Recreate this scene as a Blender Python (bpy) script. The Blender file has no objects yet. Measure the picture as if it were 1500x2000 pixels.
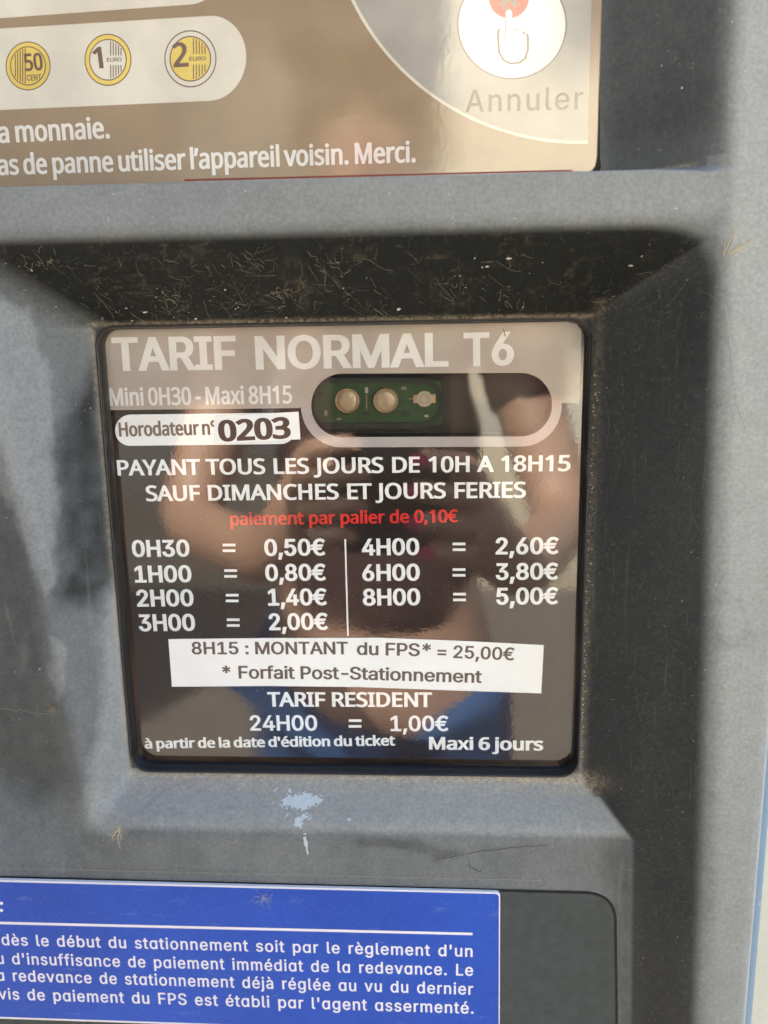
import bpy, bmesh, math, random
import numpy as np
from mathutils import Vector, Matrix
from mathutils.geometry import tessellate_polygon
random.seed(7); RNG = np.random.default_rng(7)
S = bpy.context.scene
COL = S.collection
R = math.radians
# ------------------------------------------------------------------ camera, sky, sun, exposure
# world: metres, origin at the centre of the tariff window's frame; x right, z up, the machine looks towards -y
FPX = 1640.0                                     # focal length in photo pixels (1500 x 2000)
def _n(v):
    v = np.array(v, float); return v / np.linalg.norm(v)
EX = _n([28750, -140, -FPX]); ED = np.array([135, 7975, FPX], float); ED = _n(ED - EX * (ED @ EX)); EN = np.cross(EX, ED)
def cam2w(v): v = np.array(v, float); return np.array([v @ EX, v @ EN, -(v @ ED)])
CAM = np.array([27.705, -260.425, 69.362])      # mm
def U(px, py, d=0.0):                            # point of the photo on the plane standing d mm proud of the window frame
    r = cam2w([(px - 750) / FPX, (py - 1000) / FPX, 1.0]); t = (-d - CAM[1]) / r[1]
    p = CAM + r * t
    return p[0], p[2]
def PROJ(x, y, z):
    v = np.stack([x - CAM[0], y - CAM[1], z - CAM[2]], -1)
    A = np.stack([EX, EN, -ED])                  # world -> camera: v_cam = sum(world_i * axis_i)
    c = v @ A
    return 750 + FPX * c[..., 0] / c[..., 2], 1000 + FPX * c[..., 1] / c[..., 2]
MM = 0.001
cd = bpy.data.cameras.new('camera'); cam = bpy.data.objects.new('camera', cd); COL.objects.link(cam)
cr, cdn, cf = Vector(cam2w([1, 0, 0])), Vector(cam2w([0, 1, 0])), Vector(cam2w([0, 0, 1]))
m = Matrix((cr, -cdn, -cf)).transposed().to_4x4(); m.translation = Vector(CAM) * MM; cam.matrix_world = m
cd.sensor_fit = 'VERTICAL'; cd.sensor_height = 7.0; cd.lens = 7.0 * FPX / 2000
cd.clip_start = 0.001; cd.clip_end = 3000
cd.dof.use_dof = True; cd.dof.focus_distance = 0.262; cd.dof.aperture_fstop = 2.6
S.camera = cam
SUN_EL, SUN_AZ = 52, -24                         # sun behind the machine, a little to its left
w = bpy.data.worlds.new('World'); S.world = w; w.use_nodes = True
sky = w.node_tree.nodes.new('ShaderNodeTexSky'); sky.sky_type = 'NISHITA'; sky.sun_disc = False
sky.sun_elevation = R(SUN_EL); sky.sun_rotation = R(SUN_AZ); sky.air_density = .75; sky.dust_density = 5.0; sky.ozone_density = 1.5
bg = w.node_tree.nodes['Background']; bg.inputs[1].default_value = 0.15
sky_tint = w.node_tree.nodes.new('ShaderNodeVectorMath'); sky_tint.operation = 'MULTIPLY'; sky_tint.inputs[1].default_value = (.90, 1.03, 1.06)   # tint multiplied into the sky's light
w.node_tree.links.new(sky.outputs[0], sky_tint.inputs[0]); w.node_tree.links.new(sky_tint.outputs[0], bg.inputs[0])
ld = bpy.data.lights.new('sun', 'SUN'); ld.energy = 4.6; ld.angle = R(0.5); ld.color = (.98, .97, .86)
lo = bpy.data.objects.new('sun', ld); COL.objects.link(lo)
sd = Vector((math.sin(R(SUN_AZ)) * math.cos(R(SUN_EL)), math.cos(R(SUN_AZ)) * math.cos(R(SUN_EL)), math.sin(R(SUN_EL))))
lo.rotation_euler = sd.to_track_quat('Z', 'Y').to_euler(); lo.location = sd * 20
S.view_settings.view_transform = 'Standard'; S.view_settings.look = 'None'; S.view_settings.exposure = 2.45; S.view_settings.gamma = 1
# ------------------------------------------------------------------ helpers
def tag(o, label=None, cat=None, group=None, kind=None):
    if label: o['label'] = label
    if cat: o['category'] = cat
    if group: o['group'] = group
    if kind: o['kind'] = kind
    return o
def mesh_obj(name, verts, faces, mat, parent=None, smooth=False, scale=MM):
    me = bpy.data.meshes.new(name); me.from_pydata([tuple(c * scale for c in v) for v in verts], [], faces)
    mats = mat if isinstance(mat, (list, tuple)) else [mat]
    for q in mats: me.materials.append(q)
    if smooth: me.polygons.foreach_set('use_smooth', [True] * len(me.polygons))
    me.update(); o = bpy.data.objects.new(name, me); COL.objects.link(o)
    if parent: o.parent = parent
    return o
def fix_normals(o):
    bm = bmesh.new(); bm.from_mesh(o.data); bmesh.ops.recalc_face_normals(bm, faces=bm.faces); bm.to_mesh(o.data); bm.free(); return o
def empty(name, loc=(0, 0, 0)):
    o = bpy.data.objects.new(name, None); o.location = loc; o.empty_display_size = .05; COL.objects.link(o); return o
class MB:
    def __init__(s): s.v = []; s.f = []; s.m = []
    def add(s, v, f, mi=0):
        b = len(s.v); s.v += [tuple(q) for q in v]; s.f += [tuple(i + b for i in q) for q in f]; s.m += [mi] * len(f)
    def flat(s, loops, d, mi=0):                 # filled outline(s) [(x,z)..] in the plane d, facing -y; later loops are holes
        pts = [p for l in loops for p in l]
        tris = tessellate_polygon([[Vector((p[0], p[1], 0)) for p in l] for l in loops])
        out = []
        for t in tris:
            a, b, c = (pts[i] for i in t); ar = (b[0]-a[0])*(c[1]-a[1]) - (b[1]-a[1])*(c[0]-a[0])
            if abs(ar) < 1e-9: continue
            out.append(tuple(t) if ar > 0 else tuple(t)[::-1])
        s.add([(p[0], -d, p[1]) for p in pts], out, mi)
    def build(s, name, mat, parent=None, smooth=False, scale=MM):
        o = mesh_obj(name, s.v, s.f, mat, parent, smooth, scale)
        o.data.polygons.foreach_set('material_index', s.m); o.data.update(); return o
def line_uv(a, b, w, d):                         # thin bar between two plane points
    a = np.array(a, float); b = np.array(b, float); t = (b - a) / np.linalg.norm(b - a); n = np.array([-t[1], t[0]]) * w / 2
    return [tuple(a - n), tuple(b - n), tuple(b + n), tuple(a + n)]
def rrect(x0, z0, x1, z1, r, n=8):
    pts = []
    for cx, cz, a0 in ((x1 - r, z1 - r, 0), (x0 + r, z1 - r, 90), (x0 + r, z0 + r, 180), (x1 - r, z0 + r, 270)):
        for i in range(n + 1):
            a = R(a0 + 90 * i / n); pts.append((cx + r * math.cos(a), cz + r * math.sin(a)))
    return pts
def quad_round(c, rad, n=8):                     # rounded polygon from corner points (ordered)
    pts = []; k = len(c); c = [np.array(p, float) for p in c]
    rr = rad if isinstance(rad, (list, tuple)) else [rad] * k
    for i in range(k):
        p, a, b = c[i], c[i - 1], c[(i + 1) % k]; r = rr[i]
        if r <= 0: pts.append(tuple(p)); continue
        u = (a - p) / np.linalg.norm(a - p); v = (b - p) / np.linalg.norm(b - p)
        s, e = p + u * r, p + v * r
        for j in range(n + 1):
            t = j / n; pts.append(tuple((1 - t) ** 2 * s + 2 * t * (1 - t) * (p * .92 + (s + e) * .04) + t * t * e))
    return pts
def slab(name, loop, d, thick, mat, parent=None, bev=.4, front_hole=None):   # plate with a soft edge; front at d
    n = len(loop); P = np.array(loop); c = np.roll(P, -1, 0) - np.roll(P, 1, 0)
    ar = np.sum(P[:, 0] * np.roll(P[:, 1], -1) - np.roll(P[:, 0], -1) * P[:, 1])
    nr = np.stack([-c[:, 1], c[:, 0]], 1); nr /= np.linalg.norm(nr, axis=1)[:, None] + 1e-9
    if ar < 0: nr = -nr
    inn = P + nr * bev; mid = P + nr * bev * .3
    mb = MB()
    L = [(P, -d + thick), (P, -d + bev), (mid, -d + bev * .3), (inn, -d)]
    vs = [(q[0], y, q[1]) for Q, y in L for q in Q]; fs = []
    for k in range(3):
        for i in range(n):
            j = (i + 1) % n; fs.append((k * n + i, k * n + j, (k + 1) * n + j, (k + 1) * n + i))
    mb.add(vs, fs); o_l = [tuple(q) for q in inn]
    mb.flat([o_l] + ([front_hole] if front_hole else []), d)
    o = mb.build(name, mat, parent)
    return o
# ------------------------------------------------------------------ materials
def mat_new(name):
    mt = bpy.data.materials.new(name); mt.use_nodes = True; nt = mt.node_tree; return mt, nt, nt.nodes['Principled BSDF']
def N(nt, typ, **kw):
    n = nt.nodes.new(typ)
    for k, v in kw.items(): setattr(n, k, v)
    return n
def noise(nt, scale, detail=4, rough=.55, stretch=None, dist=0):
    tc = N(nt, 'ShaderNodeTexCoord'); nz = N(nt, 'ShaderNodeTexNoise'); nz.inputs['Scale'].default_value = scale
    nz.inputs['Detail'].default_value = detail; nz.inputs['Roughness'].default_value = rough; nz.inputs['Distortion'].default_value = dist
    mp = N(nt, 'ShaderNodeMapping'); mp.inputs['Scale'].default_value = stretch or (1, 1, 1)
    nt.links.new(tc.outputs['Object'], mp.inputs[0]); nt.links.new(mp.outputs[0], nz.inputs['Vector']); return nz.outputs['Fac']
def ramp(nt, src, a, b, ca=0.0, cb=1.0):
    mr = N(nt, 'ShaderNodeMapRange'); mr.inputs[1].default_value = a; mr.inputs[2].default_value = b
    mr.inputs[3].default_value = ca; mr.inputs[4].default_value = cb; nt.links.new(src, mr.inputs[0]); return mr.outputs[0]
def mixc(nt, fac, a, b):
    mx = N(nt, 'ShaderNodeMix', data_type='RGBA')
    for s, v in ((0, fac), (6, a), (7, b)):
        if hasattr(v, 'is_linked') or isinstance(v, bpy.types.NodeSocket): nt.links.new(v, mx.inputs[s])
        else: mx.inputs[s].default_value = (*v, 1) if isinstance(v, tuple) and len(v) == 3 else v
    return mx.outputs[2]
def mul(nt, a, b, op='MULTIPLY'):
    q = N(nt, 'ShaderNodeMath', operation=op)
    for i, v in enumerate((a, b)):
        if isinstance(v, bpy.types.NodeSocket): nt.links.new(v, q.inputs[i])
        else: q.inputs[i].default_value = v
    return q.outputs[0]
def bump(nt, bs, h, strength, dist, inp='Normal'):
    b = N(nt, 'ShaderNodeBump'); b.inputs['Strength'].default_value = strength; b.inputs['Distance'].default_value = dist
    nt.links.new(h, b.inputs['Height']); nt.links.new(b.outputs[0], bs.inputs[inp]); return b
def print_mat(name, col, rough=.35, coat_r=.022, ior=1.9, coat=1.0, film=.0, speck=.5, peel=.028, mottle=.12):
    mt, nt, b = mat_new(name)
    dusty = ramp(nt, noise(nt, 1500, 3, .7), .66, .74); patch = ramp(nt, noise(nt, 35, 4, .6), .40, .75)
    dust = mul(nt, dusty, ramp(nt, noise(nt, 60, 3), .35, .7, .15, 1.0))
    dk = tuple(c * (1 - mottle) for c in col); lt = tuple(min(.9, c * (1 + mottle) + film) for c in col)
    c = mixc(nt, patch, dk, lt); c = mixc(nt, mul(nt, dust, speck), c, (.55, .50, .42))
    nt.links.new(c, b.inputs['Base Color']); b.inputs['Roughness'].default_value = rough
    b.inputs['Specular IOR Level'].default_value = .2
    b.inputs['Coat Weight'].default_value = coat; b.inputs['Coat IOR'].default_value = ior
    nt.links.new(mul(nt, mul(nt, ramp(nt, noise(nt, 50, 5, .65), .4, .75, 0, .09), coat_r, 'ADD'), mul(nt, dust, .3), 'ADD'), b.inputs['Coat Roughness'])
    bump(nt, b, noise(nt, 900, 2, .5), peel, .0002, 'Coat Normal')
    return mt
def simple(name, col, rough=.5, metal=0, var=.15, scale=40, spec=.5, bmp=0):
    mt, nt, b = mat_new(name)
    c = mixc(nt, noise(nt, scale, 5, .6), tuple(x * (1 - var) for x in col), tuple(min(1, x * (1 + var)) for x in col))
    nt.links.new(c, b.inputs['Base Color']); b.inputs['Roughness'].default_value = rough; b.inputs['Metallic'].default_value = metal
    b.inputs['Specular IOR Level'].default_value = spec
    if bmp: bump(nt, b, noise(nt, scale * 4, 4), bmp, .001)
    return mt
M = {}
def housing_mat():
    mt, nt, b = mat_new('weathered_grey_plastic')
    at = N(nt, 'ShaderNodeAttribute', attribute_name='marks_and_shade'); sp = N(nt, 'ShaderNodeSeparateColor'); nt.links.new(at.outputs['Color'], sp.inputs[0])
    big = ramp(nt, noise(nt, 14, 5, .6, dist=.4), .3, .7); med = ramp(nt, noise(nt, 70, 6, .68, (1, 1, .55)), .3, .72)
    c = mixc(nt, big, (.078, .094, .100), (.140, .160, .170)); c = mixc(nt, mul(nt, med, .55), c, (.185, .208, .216))
    c = mixc(nt, sp.outputs[0], c, (.33, .365, .365))            # chalky pale runs, paler faces, and light painted on lip and rolled edge
    c = mixc(nt, sp.outputs[1], c, (.013, .0155, .0155))          # shade painted on the recess walls, and dark marks
    streak = ramp(nt, noise(nt, 260, 4, .7, (1, 1, .05)), .62, .76, 0, .22); c = mixc(nt, streak, c, (.26, .27, .25))
    tan = mul(nt, sp.outputs[2], ramp(nt, noise(nt, 700, 5, .75), .36, .6)); c = mixc(nt, tan, c, (.44, .37, .25))
    s1 = mul(nt, ramp(nt, noise(nt, 1700, 2, .6), .69, .745), ramp(nt, noise(nt, 45, 3), .42, .62)); c = mixc(nt, mul(nt, s1, .6), c, (.48, .46, .40))
    fine = mul(nt, ramp(nt, noise(nt, 900, 3, .7), .35, .65, .86, 1.14), ramp(nt, noise(nt, 210, 4, .65, dist=.6), .36, .64, .95, 1.05))
    blot = ramp(nt, noise(nt, 38, 5, .6, (1, 1, 1.6), dist=1.2), .62, .72, 0, .22); c = mixc(nt, blot, c, (.070, .084, .090))
    hsv = N(nt, 'ShaderNodeHueSaturation'); nt.links.new(c, hsv.inputs['Color']); nt.links.new(fine, hsv.inputs['Value'])
    nt.links.new(hsv.outputs[0], b.inputs['Base Color'])
    nt.links.new(ramp(nt, med, 0, 1, .42, .62), b.inputs['Roughness']); nt.links.new(ramp(nt, sp.outputs[1], 0, 1, .45, .16), b.inputs['Specular IOR Level'])
    bump(nt, b, noise(nt, 1600, 4, .6), .25, .0001)
    return mt
M['housing'] = housing_mat()
M['door'] = simple('dark_textured_plastic', (.033, .046, .048), .55, var=.55, scale=260, bmp=.15)
M['rubber'] = simple('black_rubber', (.012, .012, .013), .28, var=.5, scale=300)
M['seam'] = simple('black_gap', (.010, .010, .010), .8)
M['black'] = print_mat('glossy_black_print', (.008,.007,.007), speck=.35)
M['brown'] = print_mat('dark_brown_print', (.014, .010, .009), film=.0)
M['taupe_head'] = print_mat('taupe_print', (.37, .335, .285), coat_r=.05, speck=.3)
M['grey_ring'] = print_mat('pale_grey_print', (.36, .345, .34), coat_r=.05, speck=.3)
M['white'] = print_mat('white_print', (.74, .79, .79), speck=.25, mottle=.05)
M['white_head'] = print_mat('worn_white_print', (.66, .67, .64), speck=.5, mottle=.12)
M['red'] = print_mat('red_print', (.62, .030, .025), speck=.2)
M['sticker'] = simple('white_sticker_paper', (.77, .81, .81), .6, var=.10, scale=45)
M['sticker_ink'] = simple('grey_brown_ink', (.11, .085, .075), .5, var=.2, scale=100)
M['number_ink'] = simple('brown_black_ink', (.075, .045, .034), .45, var=.4, scale=60)
M['pill_ink'] = simple('taupe_ink', (.17, .13, .10), .5)
TOP = dict(coat_r=.07, ior=1.9, peel=.05)
M['top_base'] = print_mat('brown_taupe_panel', (.30, .225, .14), **TOP)
M['top_grey'] = print_mat('light_grey_panel_print', (.68, .665, .56), **TOP)
M['top_field'] = print_mat('pale_grey_field_print', (.36, .35, .31), **TOP)
M['top_white'] = print_mat('white_panel_print', (.76, .76, .70), **TOP)
M['cream'] = print_mat('cream_panel_print', (.68, .66, .55), **TOP)
M['yellow'] = print_mat('coin_yellow_print', (.74, .58, .13), **TOP)
M['ink'] = print_mat('brown_outline_print', (.14, .085, .065), **TOP)
M['ink_soft'] = print_mat('soft_brown_letter_print', (.13, .095, .085), **TOP)
M['top_red'] = print_mat('red_panel_print', (.72, .035, .03), **TOP)
M['olive'] = print_mat('grey_green_print', (.17, .16, .12), **TOP)
M['dark_red'] = simple('dark_red_edge', (.20, .02, .03), .4)
def blue_mat():
    mt, nt, b = mat_new('blue_printed_plate')
    c = mixc(nt, ramp(nt, noise(nt, 22, 4, .6), .3, .7), (.010, .060, .40), (.013, .080, .50))
    c = mixc(nt, ramp(nt, noise(nt, 1400, 3, .7), .5, .75, 0, .24), c, (.10, .22, .55))
    sc = mul(nt, ramp(nt, noise(nt, 90, 6, .7, (1, 1, 4)), .60, .72), .25); c = mixc(nt, sc, c, (.25, .32, .58))
    nt.links.new(c, b.inputs['Base Color']); b.inputs['Roughness'].default_value = .42; b.inputs['Specular IOR Level'].default_value = .4
    bump(nt, b, noise(nt, 2200, 2), .2, .0001); return mt
M['blue'] = blue_mat()
M['plate_white'] = simple('plate_white_print', (.72, .74, .80), .45, var=.04)
M['blue_shell'] = simple('blue_painted_steel', (.13, .22, .32), .35, var=.1, scale=15)
M['web'] = simple('dusty_cobweb', (.27, .25, .19), .9, var=.3, scale=200)
M['straw'] = simple('dry_straw', (.62, .55, .33), .8, var=.2)
M['dust'] = simple('pale_dust', (.50, .48, .42), .9, var=.3, scale=500)
M['dropping'] = simple('bluish_white_dropping', (.46, .54, .60), .7, var=.25, scale=1500)
M['pcb'] = simple('green_circuit_board', (.030, .115, .034), .45, var=.5, scale=350)
M['cavity'] = simple('dark_grey_plastic_inside', (.045, .045, .040), .5, var=.3)
M['brass'] = simple('dull_brass', (.58, .47, .33), .35, metal=.7, var=.3, scale=500)
def lens_mat():
    mt, nt, b = mat_new('amber_lens'); c = mixc(nt, noise(nt, 420, 4, .6, dist=1.5), (.55, .36, .20), (.92, .86, .74))
    nt.links.new(c, b.inputs['Base Color']); b.inputs['Roughness'].default_value = .3; b.inputs['Coat Weight'].default_value = .6
    b.inputs['Metallic'].default_value = .1; return mt
M['lens'] = lens_mat()
def pane_mat():
    mt = bpy.data.materials.new('clear_pane'); mt.use_nodes = True; nt = mt.node_tree; nt.nodes.clear()
    o = N(nt, 'ShaderNodeOutputMaterial'); t = N(nt, 'ShaderNodeBsdfTransparent'); t.inputs[0].default_value = (.93, .94, .92, 1)
    g = N(nt, 'ShaderNodeBsdfGlossy'); g.inputs['Roughness'].default_value = .03; f = N(nt, 'ShaderNodeFresnel'); f.inputs[0].default_value = 1.9
    mx = N(nt, 'ShaderNodeMixShader'); nt.links.new(f.outputs[0], mx.inputs[0]); nt.links.new(t.outputs[0], mx.inputs[1]); nt.links.new(g.outputs[0], mx.inputs[2])
    df = N(nt, 'ShaderNodeBsdfDiffuse'); df.inputs[0].default_value = (.5, .47, .4, 1); m2 = N(nt, 'ShaderNodeMixShader')
    nt.links.new(mul(nt, mul(nt, ramp(nt, noise(nt, 1300, 4, .75), .60, .72), ramp(nt, noise(nt, 130, 3), .45, .65)), .45), m2.inputs[0])
    nt.links.new(mx.outputs[0], m2.inputs[1]); nt.links.new(df.outputs[0], m2.inputs[2]); nt.links.new(m2.outputs[0], o.inputs[0]); return mt
M['pane'] = pane_mat()
# ------------------------------------------------------------------ the ground and the street behind the photographer
def ground_mat():
    mt, nt, b = mat_new('pale_paving')
    c = mixc(nt, noise(nt, 1.5, 6, .6), (.058, .056, .048), (.078, .075, .064)); c = mixc(nt, ramp(nt, noise(nt, 90, 4, .7), .5, .7, 0, .5), c, (.045, .042, .036))
    nt.links.new(c, b.inputs['Base Color']); b.inputs['Roughness'].default_value = .95; b.inputs['Specular IOR Level'].default_value = .05; bump(nt, b, noise(nt, 120, 4), .4, .004); return mt
GZ = -1.2
gm = ground_mat()
am = simple('dark_asphalt', (.13, .105, .085), .9, var=.3, scale=9, bmp=.3)
o = mesh_obj('road', [(-40, -6.2, GZ + .004), (40, -6.2, GZ + .004), (40, .32, GZ + .004), (-40, .32, GZ + .004)], [(0, 1, 2, 3)], am, scale=1); tag(o, kind='structure')
o = mesh_obj('pavement', [(-40, -16, GZ + .1), (40, -16, GZ + .1), (40, -3.9, GZ + .1), (-40, -3.9, GZ + .1), (-40, -3.9, GZ - .05), (40, -3.9, GZ - .05)], [(0, 1, 2, 3), (3, 2, 5, 4)], simple('sandy_paving', (.44, .36, .26), .85, var=.2, scale=3, bmp=.2), scale=1); tag(o, kind='structure')
o = mesh_obj('ground', [(-300, -300, GZ), (300, -300, GZ), (300, 300, GZ), (-300, 300, GZ)], [(0, 1, 2, 3)], gm, scale=1)
tag(o, kind='structure')
def box(mb, x0, y0, z0, x1, y1, z1, mi=0):
    mb.add([(x0, y0, z0), (x1, y0, z0), (x1, y1, z0), (x0, y1, z0), (x0, y0, z1), (x1, y0, z1), (x1, y1, z1), (x0, y1, z1)],
           [(0, 3, 2, 1), (4, 5, 6, 7), (0, 1, 5, 4), (1, 2, 6, 5), (2, 3, 7, 6), (3, 0, 4, 7)], mi)
def building(name, x0, x1, y0, depth, h, col, label, wins):
    rt = empty(name, ((x0 + x1) / 2, y0, GZ)); tag(rt, label, 'building'); ox, oy = (x0 + x1) / 2, y0
    wm = simple(name + '_render', col, .85, var=.12, scale=1.2, bmp=.1); tm = simple(name + '_trim', (.52, .48, .42), .7); gl = simple('window_glass_dark', (.03, .035, .04), .08)
    mb = MB(); box(mb, x0 - ox, -depth, 0, x1 - ox, 0, h); mb.build('wall', wm, rt, scale=1)
    mb = MB(); box(mb, x0 - ox, -.02, 0, x1 - ox, .05, .55); mb.build('plinth', tm, rt, scale=1)
    mb = MB(); box(mb, x0 - ox - .2, -depth, h, x1 - ox + .2, .3, h + .25); mb.build('cornice', tm, rt, scale=1)
    for (wx, wz, ww, wh) in wins:
        mb = MB(); a, b_, c, e = wx - ox - ww / 2, wx - ox + ww / 2, wz, wz + wh
        for q in ((a - .1, c - .1, b_ + .1, c), (a - .1, e, b_ + .1, e + .1), (a - .1, c, a, e), (b_, c, b_ + .1, e), (wx - ox - .03, c, wx - ox + .03, e)): box(mb, q[0], .01, q[1], q[2], .07, q[3])
        wf = mb.build('window', tm, rt, scale=1)
        mb = MB(); box(mb, a, .002, c, b_, .03, e); mb.build('pane', gl, wf, scale=1)
    return rt
building('apartment_building', -9, -.75, -8.5, 8, 5.6, (.80, .68, .50), 'sandy rendered building mirrored behind the photographer on the left', [(-7.4, 1.2, 1.1, 1.5), (-4.6, 1.2, 1.1, 1.5), (-7.4, 4.3, 1.1, 1.5), (-4.6, 4.3, 1.1, 1.5), (-1.9, 4.3, 1.1, 1.5)])
building('shop_building', -.3, 9, -9.5, 8, 5.4, (.74, .64, .50), 'greyish brown building mirrored behind the photographer on the right', [(1.9, 1.1, 1.4, 1.5), (4.8, 1.1, 1.4, 1.5), (1.9, 4.2, 1.1, 1.4), (4.8, 4.2, 1.1, 1.4)])
rt = building('side_building', -4.5, 4.5, 0, 6, 7.5, (.22, .19, .15), 'tall brown building in shade to the left of the ticket machine', [(-2.6, 1.1, 1.0, 1.5), (.2, 1.1, 1.0, 1.5), (2.8, 1.1, 1.0, 1.5), (-2.6, 4.1, 1.0, 1.5), (.2, 4.1, 1.0, 1.5), (2.8, 4.1, 1.0, 1.5)])  # unseen building, set close to cut sky light from the left
rt.location = (-2.4, -3.6, GZ); rt.rotation_euler = (0, 0, R(-90))
# ------------------------------------------------------------------ parking meter: moulded front as one relief
meter = empty('parking_meter', (0, 0, 0)); tag(meter, 'weathered grey and blue parking ticket machine with tariff window, coin panel and blue notice', 'parking meter')
def smin(a, b, k): h = np.clip(.5 + .5 * (b - a) / k, 0, 1); return b * (1 - h) + a * h - k * h * (1 - h)
def smax(a, b, k): return -smin(-a, -b, k)
OUT = 30.0
def height(x, z):
    rim = 106.2 - .035 * z
    t = np.clip((z - 95) / 25, 0, 1); t = t * t * (3 - 2 * t)
    s = 1.03 * (1 - t) + .88 * t
    rw = OUT + .6 - (rim - x) * s
    zz = z + 89.5
    q = -84.0 - x; q = .5 * (q + np.sqrt(q * q + 20)); q = 30 * (1 - np.exp(-q / 30)); f = np.clip((z + 112) / 45, 0, 1); f = f * f * (3 - 2 * f)
    mid = 12 + .118 * (.5 * (zz + np.sqrt(zz * zz + 60))) - .42 * q * f
    base = smax(mid, rw, 6.0)
    base = smin(base, OUT + 0 * x, 6.0)
    tw = (z - 75.6) * 1.40; lw = (-76.9 - x) * 1.2; bw = (-76.0 - z) * .90
    rr = np.maximum(rw, -20)
    pyr = smax(smax(tw, rr, 3.0 + .62 * np.clip(np.maximum(tw, rr), 0, 30)), smax(lw, bw, 4.0 + .2 * np.clip(np.maximum(lw, bw), 0, 20)), 3.0)
    pyr = smax(pyr, np.minimum(tw, lw), 9.0)
    pyr = smax(pyr, 0 * x, 1.2)
    h = smin(base, pyr, 4.0)
    t = np.clip((x - 72) / 26, 0, 1); ledge = 8 + (112.6 + 1.2 * t - z) * (12 - 6 * t)
    bay = smax(smax(8 + 0 * x, rw, 3.0), ledge, 7.5)
    bay = np.where(x < 70, smax(8 + 0 * x, ledge, 1.5), bay) if np.ndim(x) else bay
    h = np.where(z > 100, smin(h, bay, 3.0), h)
    # right end of the face: rolled edge
    e = np.clip(x - 121.8, 0, None); h = h - np.where(e > 0, 4.2 - np.sqrt(np.clip(4.2 ** 2 - e ** 2, 0, None)), 0)
    return h
XR = 126.0
def lin(a, b, s): return np.linspace(a, b, max(2, int(round((b - a) / s)) + 1))[:-1]
xs = np.concatenate([lin(-190, -130, 5), lin(-130, 118, .55), lin(118, XR, .35), [XR]])
zs = np.concatenate([lin(-420, -176, 8), lin(-176, 103, .55), lin(103, 118, .28), lin(118, 165, .6), lin(165, 240, 6), [240.0]])
X, Z = np.meshgrid(xs, zs); H = height(X, Z)
# blend of the bay join (avoid a step where the two formulas meet)
def in_rr(x, z, x0, z0, x1, z1, r):
    dx = np.maximum(np.maximum(x0 + r - x, x - (x1 - r)), 0); dz = np.maximum(np.maximum(z0 + r - z, z - (z1 - r)), 0)
    return (dx * dx + dz * dz < r * r) & (x > x0) & (x < x1) & (z > z0) & (z < z1)
PIT = in_rr(X, Z, -75.9, -74.9, 75.9, 74.5, 5.8)
PXg, PYg = PROJ(X, -H, Z)
def seg_d(px, py, poly):
    d = np.full(px.shape, 1e9); ins = np.zeros(px.shape, bool); n = len(poly)
    for i in range(n):
        x0, y0 = poly[i]; x1, y1 = poly[(i + 1) % n]; ex, ey = x1 - x0, y1 - y0
        t = np.clip(((px - x0) * ex + (py - y0) * ey) / (ex * ex + ey * ey), 0, 1)
        d = np.minimum(d, np.hypot(px - x0 - t * ex, py - y0 - t * ey))
        c = ((y0 > py) != (y1 > py)) & (px < ex * (py - y0) / (ey if ey else 1e-9) + x0); ins ^= c
    return np.where(ins, d, -d)
def vn(px, py, s, seed):                          # cheap value noise on the surface
    g = np.random.default_rng(seed).random((64, 64)); u, v = px / s, py / s; i, j = np.floor(u).astype(int), np.floor(v).astype(int)
    fu, fv = u - i, v - j; fu, fv = fu * fu * (3 - 2 * fu), fv * fv * (3 - 2 * fv); a = lambda p, q: g[p % 64, q % 64]
    return (a(i, j) * (1 - fu) + a(i + 1, j) * fu) * (1 - fv) + (a(i, j + 1) * (1 - fu) + a(i + 1, j + 1) * fu) * fv
WX = PXg + 14 * (vn(PXg, PYg, 40, 1) - .5) + 7 * (vn(PXg, PYg, 13, 2) - .5); WY = PYg + 16 * (vn(PXg, PYg, 37, 3) - .5) + 7 * (vn(PXg, PYg, 12, 4) - .5)
def pm(poly, soft): return np.clip(seg_d(WX, WY, poly) / soft + .5, 0, 1)
light = np.zeros_like(X); dark = np.zeros_like(X); dust = np.zeros_like(X)
for poly, soft, amt in (([(-60, 560), (60, 600), (104, 760), (106, 900), (112, 1010), (110, 1080), (105, 1150), (92, 1166), (70, 1150), (40, 1040), (-60, 800)], 12, .42),
                        ([(120, 1075), (140, 1068), (152, 1100), (145, 1130), (125, 1125)], 8, .22),
                        ([(100, 1240), (124, 1262), (130, 1330), (112, 1372), (96, 1310)], 8, .35),
                        ([(205, 1150), (238, 1150), (262, 1505), (300, 1520), (230, 1630), (165, 1610), (195, 1400)], 26, .55),
                        ([(38, 1240), (55, 1230), (50, 1310), (32, 1318)], 6, .12)):
    light = np.maximum(light, pm(poly, soft) * amt)
for poly, soft, amt in (([(110, 850), (190, 700), (215, 1000), (232, 1130), (190, 1180), (118, 1180), (116, 1000)], 40, .74),  # shade painted on the left wall and the left-turned lower face
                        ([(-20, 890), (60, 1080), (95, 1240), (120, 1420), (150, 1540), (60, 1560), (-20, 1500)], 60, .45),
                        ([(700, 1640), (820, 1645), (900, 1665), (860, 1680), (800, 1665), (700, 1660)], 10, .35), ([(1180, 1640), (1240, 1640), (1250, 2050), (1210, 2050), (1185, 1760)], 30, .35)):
    dark = np.maximum(dark, pm(poly, soft) * amt * (.8 + .4 * vn(PXg, PYg, 24, 31)))
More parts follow.
